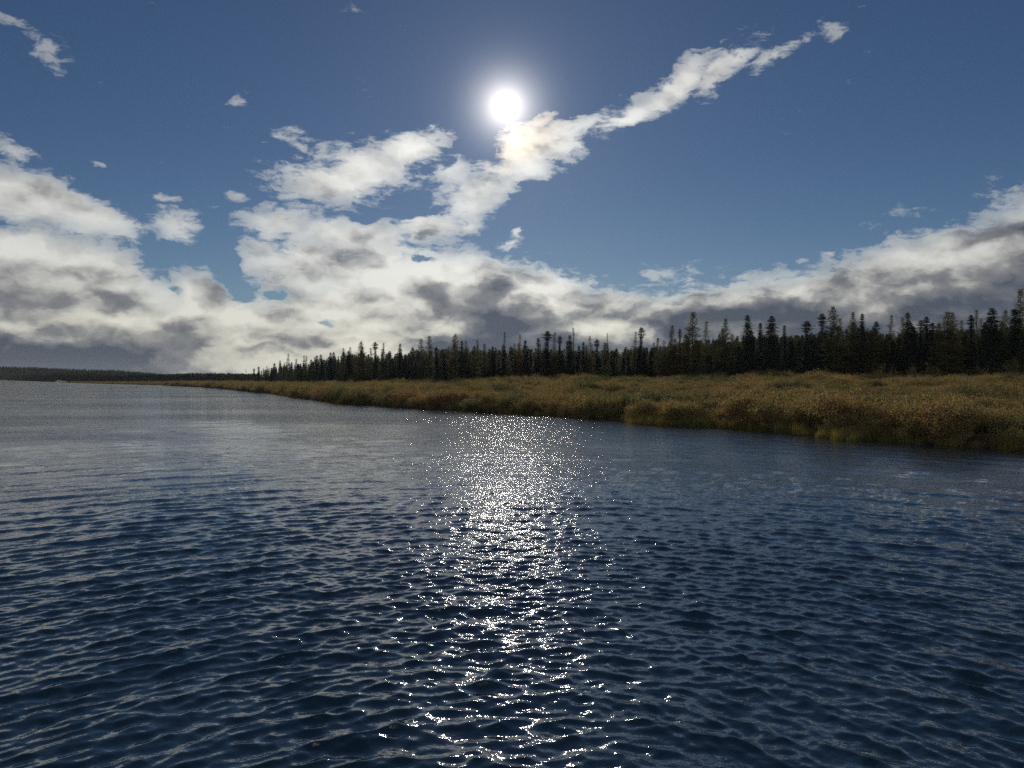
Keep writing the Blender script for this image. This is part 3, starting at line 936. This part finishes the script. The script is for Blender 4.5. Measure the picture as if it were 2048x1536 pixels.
if True:
    shrubs = [('shrub_clump', joined('shrub_clump', [(S, M_TWIG), (Lf, M_WILLOW)])) for S, Lf in
              [shrub_mesh(s, lf, n, sp, h) for s, lf, n, sp, h in
               [(61, 0.027, 520, 0.60, 0.9), (62, 0.030, 460, 0.70, 0.8), (63, 0.024, 600, 0.55, 1.0), (64, 0.034, 420, 0.62, 1.1), (65, 0.028, 480, 0.8, 0.7)]]]
    c_shrub = hidden_collection('shrub clumps', shrubs)
    g = np.random.default_rng(11)
    P, RZ, SC, IX, TL = [], [], [], [], []

    def add_zone(n, px0, px1, d0, d1, smin, smax, keep_front=True):
        """random spots on land between two distances, uniform over the ground"""
        px = g.uniform(px0, px1, n)
        d = np.sqrt(g.uniform(d0 * d0, d1 * d1, n))
        x = (px - 1024) / F * d; y = d
        sd = signed_shore(x, y)
        fr = np.interp(px, front_px, front_d)
        ok = (sd > 0.25) & (d < fr * 1.12)
        x, y, sd, d = x[ok], y[ok], sd[ok], d[ok]
        z = ground_z(x, y, sd)
        big = vnoise(x / 9.0 + 9, y / 12.0 + 3)
        cell = 3.4
        bump = np.zeros(len(x))
        ci, cj = np.floor(x / cell).astype(int), np.floor(y / (cell * 1.3)).astype(int)
        for di in (-1, 0, 1):
            for dj in (-1, 0, 1):
                a, b = (ci + di) % 256, (cj + dj) % 256
                cx = (ci + di + 0.15 + 0.7 * _perm[a, b]) * cell; cy = (cj + dj + 0.15 + 0.7 * _perm[b, a]) * cell * 1.3
                rad = cell * (0.45 + 0.45 * _perm[(a + 31) % 256, (b + 77) % 256])
                hh = 0.35 + 0.65 * _perm[(a + 91) % 256, (b + 17) % 256]
                bump = np.maximum(bump, hh * np.clip(1 - ((x - cx) ** 2 + (y - cy) ** 2) / rad ** 2, 0, 1) ** 0.5)
        s = smin + (smax - smin) * np.clip(0.25 * big + 0.9 * bump, 0, 1.15)
        s = s * (0.8 + 0.4 * g.random(len(x)))
        s = s * (1.0 + 0.25 * (1 - sstep(sd, 1.0, 4.0)))
        P.append(np.stack([x, y, z - 0.05], -1)); RZ.append(g.uniform(0, 6.28, len(x)))
        SC.append(np.stack([s * 1.15, s * 1.15, s * g.uniform(0.85, 1.15, len(x))], -1))
        IX.append(g.integers(0, 5, len(x))); TL.append(g.normal(0, 0.16, (len(x), 2)))
    add_zone(24000, 1150, 2250, 36, 118, 0.42, 1.40)
    add_zone(20000, 2250, 4200, 18, 118, 0.42, 1.40)
    add_zone(15000, 650, 1200, 55, 170, 0.5, 1.45)
    add_zone(16000, 330, 700, 85, 420, 0.6, 1.5)
    add_zone(4500, 140, 420, 280, 520, 0.45, 0.85)
    # extra row hanging over the water's edge
    seg = shore[4:26]
    for (ax, ay), (bx, by) in zip(seg[:-1], seg[1:]):
        L = math.hypot(bx - ax, by - ay); n = int(L * 3.2 if L < 30 else L * 1.2)
        t = g.random(n); nx, ny = (by - ay) / L, -(bx - ax) / L
        x = ax + (bx - ax) * t; y = ay + (by - ay) * t
        test = signed_shore(np.array([(ax + bx) / 2 + nx]), np.array([(ay + by) / 2 + ny]))[0]
        sg = 1 if test > 0 else -1
        off = g.uniform(0.2, 1.3, n)
        x = x + nx * sg * off; y = y + ny * sg * off
        s = g.uniform(0.6, 1.2, n)
        z = ground_z(x, y)
        P.append(np.stack([x, y, z - 0.15], -1)); RZ.append(g.uniform(0, 6.28, n)); SC.append(np.stack([s * 1.2, s * 1.2, s], -1))
        IX.append(g.integers(0, 5, n)); TL.append(g.normal(0, 0.3, (n, 2)))
    P = np.concatenate(P); print('shrub clumps', len(P))
    scatter('low_shrubs', 'olive and golden autumn shrubs covering the whole river bank', 'shrubs', P, np.concatenate(RZ), np.concatenate(SC), np.concatenate(IX), c_shrub, np.concatenate(TL))

    # sedge along the waterline
    c_sedge = hidden_collection('sedge tufts', [('sedge_tuft', sedge_mesh(s, 130, h).mesh('sedge_tuft', M_SEDGE)) for s, h in ((71, 0.7), (72, 0.55), (73, 0.85))])
    P, RZ, SC, IX = [], [], [], []
    for (px0, px1, wid, dens) in ((1245, 1420, 2.6, 16), (1420, 1560, 1.6, 9), (1560, 1720, 3.2, 18), (1720, 1840, 1.6, 9), (1840, 2100, 0.6, 3), (540, 1245, 0.5, 0.8)):
        pts_ = [at_water(*p) for p in shore_px if px0 - 60 <= p[0] <= px1 + 60]
        pts_ = sorted(pts_)
        xs = np.array([p[0] for p in pts_]); ys = np.array([p[1] for p in pts_])
        span = abs(at_dist(px1, float(np.interp(px1, sorted(p[0] for p in shore_px), [at_water(*q)[1] for q in sorted(shore_px)])))[0] - at_dist(px0, float(np.interp(px0, sorted(p[0] for p in shore_px), [at_water(*q)[1] for q in sorted(shore_px)])))[0])
        n = int(span * dens)
        pxr = g.uniform(px0, px1, n)
        pyr = np.interp(pxr, [p[0] for p in sorted(shore_px)], [p[1] for p in sorted(shore_px)])
        d = CAM_H * F / (pyr - HOR)
        d = d - g.uniform(0.1, wid, n) * 0.7 + 0.6
        x = (pxr - 1024) / F * d
        s = g.uniform(0.6, 1.15, n)
        P.append(np.stack([x, d, np.full(n, -0.12)], -1)); RZ.append(g.uniform(0, 6.28, n)); SC.append(np.stack([s, s, s], -1)); IX.append(g.integers(0, 3, n))
    P = np.concatenate(P); print('sedge', len(P))
    scatter('sedge', 'yellow green sedge growing in the shallows at the foot of the bank', 'sedge', P, np.concatenate(RZ), np.concatenate(SC), np.concatenate(IX), c_sedge)

    # the wood behind the front rows and the far wooded shore and hills
    wood = [('wood_tree', merged_tree(k, i)) for k, i in (('spruce', 0), ('spruce', 2), ('spruce', 4), ('tam', 0), ('tam', 1), ('pole', 0), ('spruce', 1))]
    c_wood = hidden_collection('wood trees', wood)

    def wood_points(n, px0, px1, f0, f1, hfun, absd=None):
        px = g.uniform(px0, px1, n)
        fr = np.interp(px, front_px, front_d)
        if absd is None:
            d = fr * np.sqrt(g.uniform(f0 * f0, f1 * f1, n))
        else:
            d = np.maximum(np.exp(g.uniform(math.log(absd[0]), math.log(absd[1]), n)), fr)
        x = (px - 1024) / F * d; y = d
        sd = signed_shore(x, y)
        ok = sd > 5
        x, y, px, d, sd = x[ok], y[ok], px[ok], d[ok], sd[ok]
        z = ground_z(x, y, sd)
        h = hfun(px, d, z) * g.uniform(0.6, 1.12, len(x))
        w = h / 10 * 0.6 + 0.4
        return np.stack([x, y, z], -1), np.stack([w, w, h / 10], -1)

    def h_back(px, d, z):
        py = np.interp(px, sky_px, sky_py) + 11
        return np.clip(CAM_H + (HOR - py) / F * d - z, 4, 13)
    P1_, S1 = wood_points(3200, 500, 2300, 1.06, 1.5, h_back)
    P2_, S2 = wood_points(900, 2060, 3200, 1.0, 1.5, lambda px, d, z: np.full(len(px), 9.5))
    scatter('forest_behind', 'deeper rows of spruce and tamarack behind the front trees', 'forest', np.concatenate([P1_, P2_]), g.uniform(0, 6.28, len(P1_) + len(P2_)), np.concatenate([S1, S2]), g.integers(0, 7, len(P1_) + len(P2_)), c_wood)
    P3_, S3 = wood_points(24000, -500, 520, 1, 1, lambda px, d, z: 4.2 + 1.6 * vnoise(px / 30, d / 60), absd=(430, 2300))
    # a few pale stones at the water's edge
    m_stone, T = new_mat('pale stone')
    tcn = T.new('ShaderNodeTexCoord')
    n = T.noise(tcn.outputs['Object'], 3.0, 5.0, 0.6)
    pbn = T.new('ShaderNodeBsdfPrincipled'); T.put(pbn.inputs['Base Color'], T.mix(T.mr(n, 0.35, 0.65), (0.42, 0.40, 0.36), (0.62, 0.60, 0.56))); pbn.inputs['Roughness'].default_value = 0.85
    mon = T.new('ShaderNodeOutputMaterial'); T.put(mon.inputs[0], pbn.outputs[0])
    import bmesh
    for k, (px, py, sx, sz, lab) in enumerate([(1250, 839.5, 0.20, 0.16, 'small pale stone at the grassy point where the bank juts into the water'),
                                               (117, 763.5, 2.2, 1.0, 'pale flat boulder on the far left shore, left one of two'),
                                               (127, 763.8, 3.0, 0.7, 'longer pale boulder on the far left shore, right one of two')]):
        x, y = at_water(px, py)
        bm = bmesh.new()
        bmesh.ops.create_icosphere(bm, subdivisions=3, radius=1.0)
        for v in bm.verts:
            q = 0.8 + 0.45 * float(vnoise(np.array([v.co.x * 1.7 + k * 9 + v.co.z]), np.array([v.co.y * 1.7 + v.co.z * 2]))[0])
            v.co = Vector((v.co.x * sx * q, v.co.y * sx * 0.7 * q, max(v.co.z, -0.4) * sz * q))
        me = D.meshes.new('boulder'); bm.to_mesh(me); bm.free()
        me.materials.append(m_stone)
        me.polygons.foreach_set('use_smooth', np.ones(len(me.polygons), dtype=bool))
        o = D.objects.new('boulder', me); COL.objects.link(o); o.location = (x, y, 0.05)
        tag(o, lab, 'boulder')
    scatter('distant_forest', 'dark wooded shore and low hills far up the river on the left', 'forest', P3_, g.uniform(0, 6.28, len(P3_)), S3, g.integers(0, 7, len(P3_)), c_wood)


    # taller bushes standing out of the low cover
    tall_parts = []
    for sd_ in (81, 82, 83):
        S_, L_ = shrub_mesh(sd_, 0.040, 700, 0.75, 1.7)
        tall_parts.append((S_.mesh('stems', M_TWIG), L_.mesh('leaves', M_WILLOW)))
    bushes = [
        (1655, 0.93, 1.25, 'small olive bush at the left end of the tall bushes before the trees'),
        (1765, 0.92, 1.55, 'broad olive willow bush in front of the twin tipped black spruce'),
        (1785, 0.93, 1.45, 'leafy willow bush touching the broad olive one on its right'),
        (1822, 0.92, 1.5, 'loose willow bush below the narrow headed dark spruce'),
        (1862, 0.93, 1.65, 'tall thin leaved bush below the three black spruce tips'),
        (1957, 0.92, 1.75, 'pale leaved round willow bush below the half bare tamarack'),
        (1992, 0.94, 1.35, 'small pale bush under the big broad black spruce'),
        (2026, 0.93, 2.0, 'golden leaved young birch bush near the right edge of the picture'),
        (1588, 0.94, 1.05, 'low pale bush in front of the gap in the tree line'),
    ]
    for i, (px, dd, s_, lab) in enumerate(bushes):
        x, y = at_dist(px, float(np.interp(px, front_px, front_d)) * dd)
        root = D.objects.new('willow_bush', None); COL.objects.link(root)
        root.location = (x, y, float(ground_z(np.array([x]), np.array([y]))[0]) - 0.05)
        root.rotation_euler = (0, 0, i * 1.3)
        root.scale = (s_ * 1.25, s_ * 1.25, s_)
        for nm, me in zip(('stems', 'leaves'), tall_parts[i % 3]):
            o = D.objects.new(nm, me); COL.objects.link(o); o.parent = root
        tag(root, lab, 'bush', 'taller bushes in front of the trees')


# ------------------------------------------------------------------ the air
if True:
    import bmesh
    bm = bmesh.new()
    bmesh.ops.create_cube(bm, size=1.0)
    me = D.meshes.new('haze'); bm.to_mesh(me); bm.free()
    hz = D.objects.new('haze', me); COL.objects.link(hz)
    hz.location = (0, 0, 30); hz.scale = (7800, 7800, 65)
    mh, T = new_mat('thin haze')
    pv = T.new('ShaderNodeVolumePrincipled')
    pv.inputs['Color'].default_value = (0.80, 0.88, 1.0, 1)
    pv.inputs['Density'].default_value = 0.00008
    pv.inputs['Anisotropy'].default_value = 0.2
    mo = T.new('ShaderNodeOutputMaterial'); T.put(mo.inputs['Volume'], pv.outputs[0])
    me.materials.append(mh)
    tag(hz, kind='stuff', label='thin haze hanging over the river and the far shore', cat='haze')
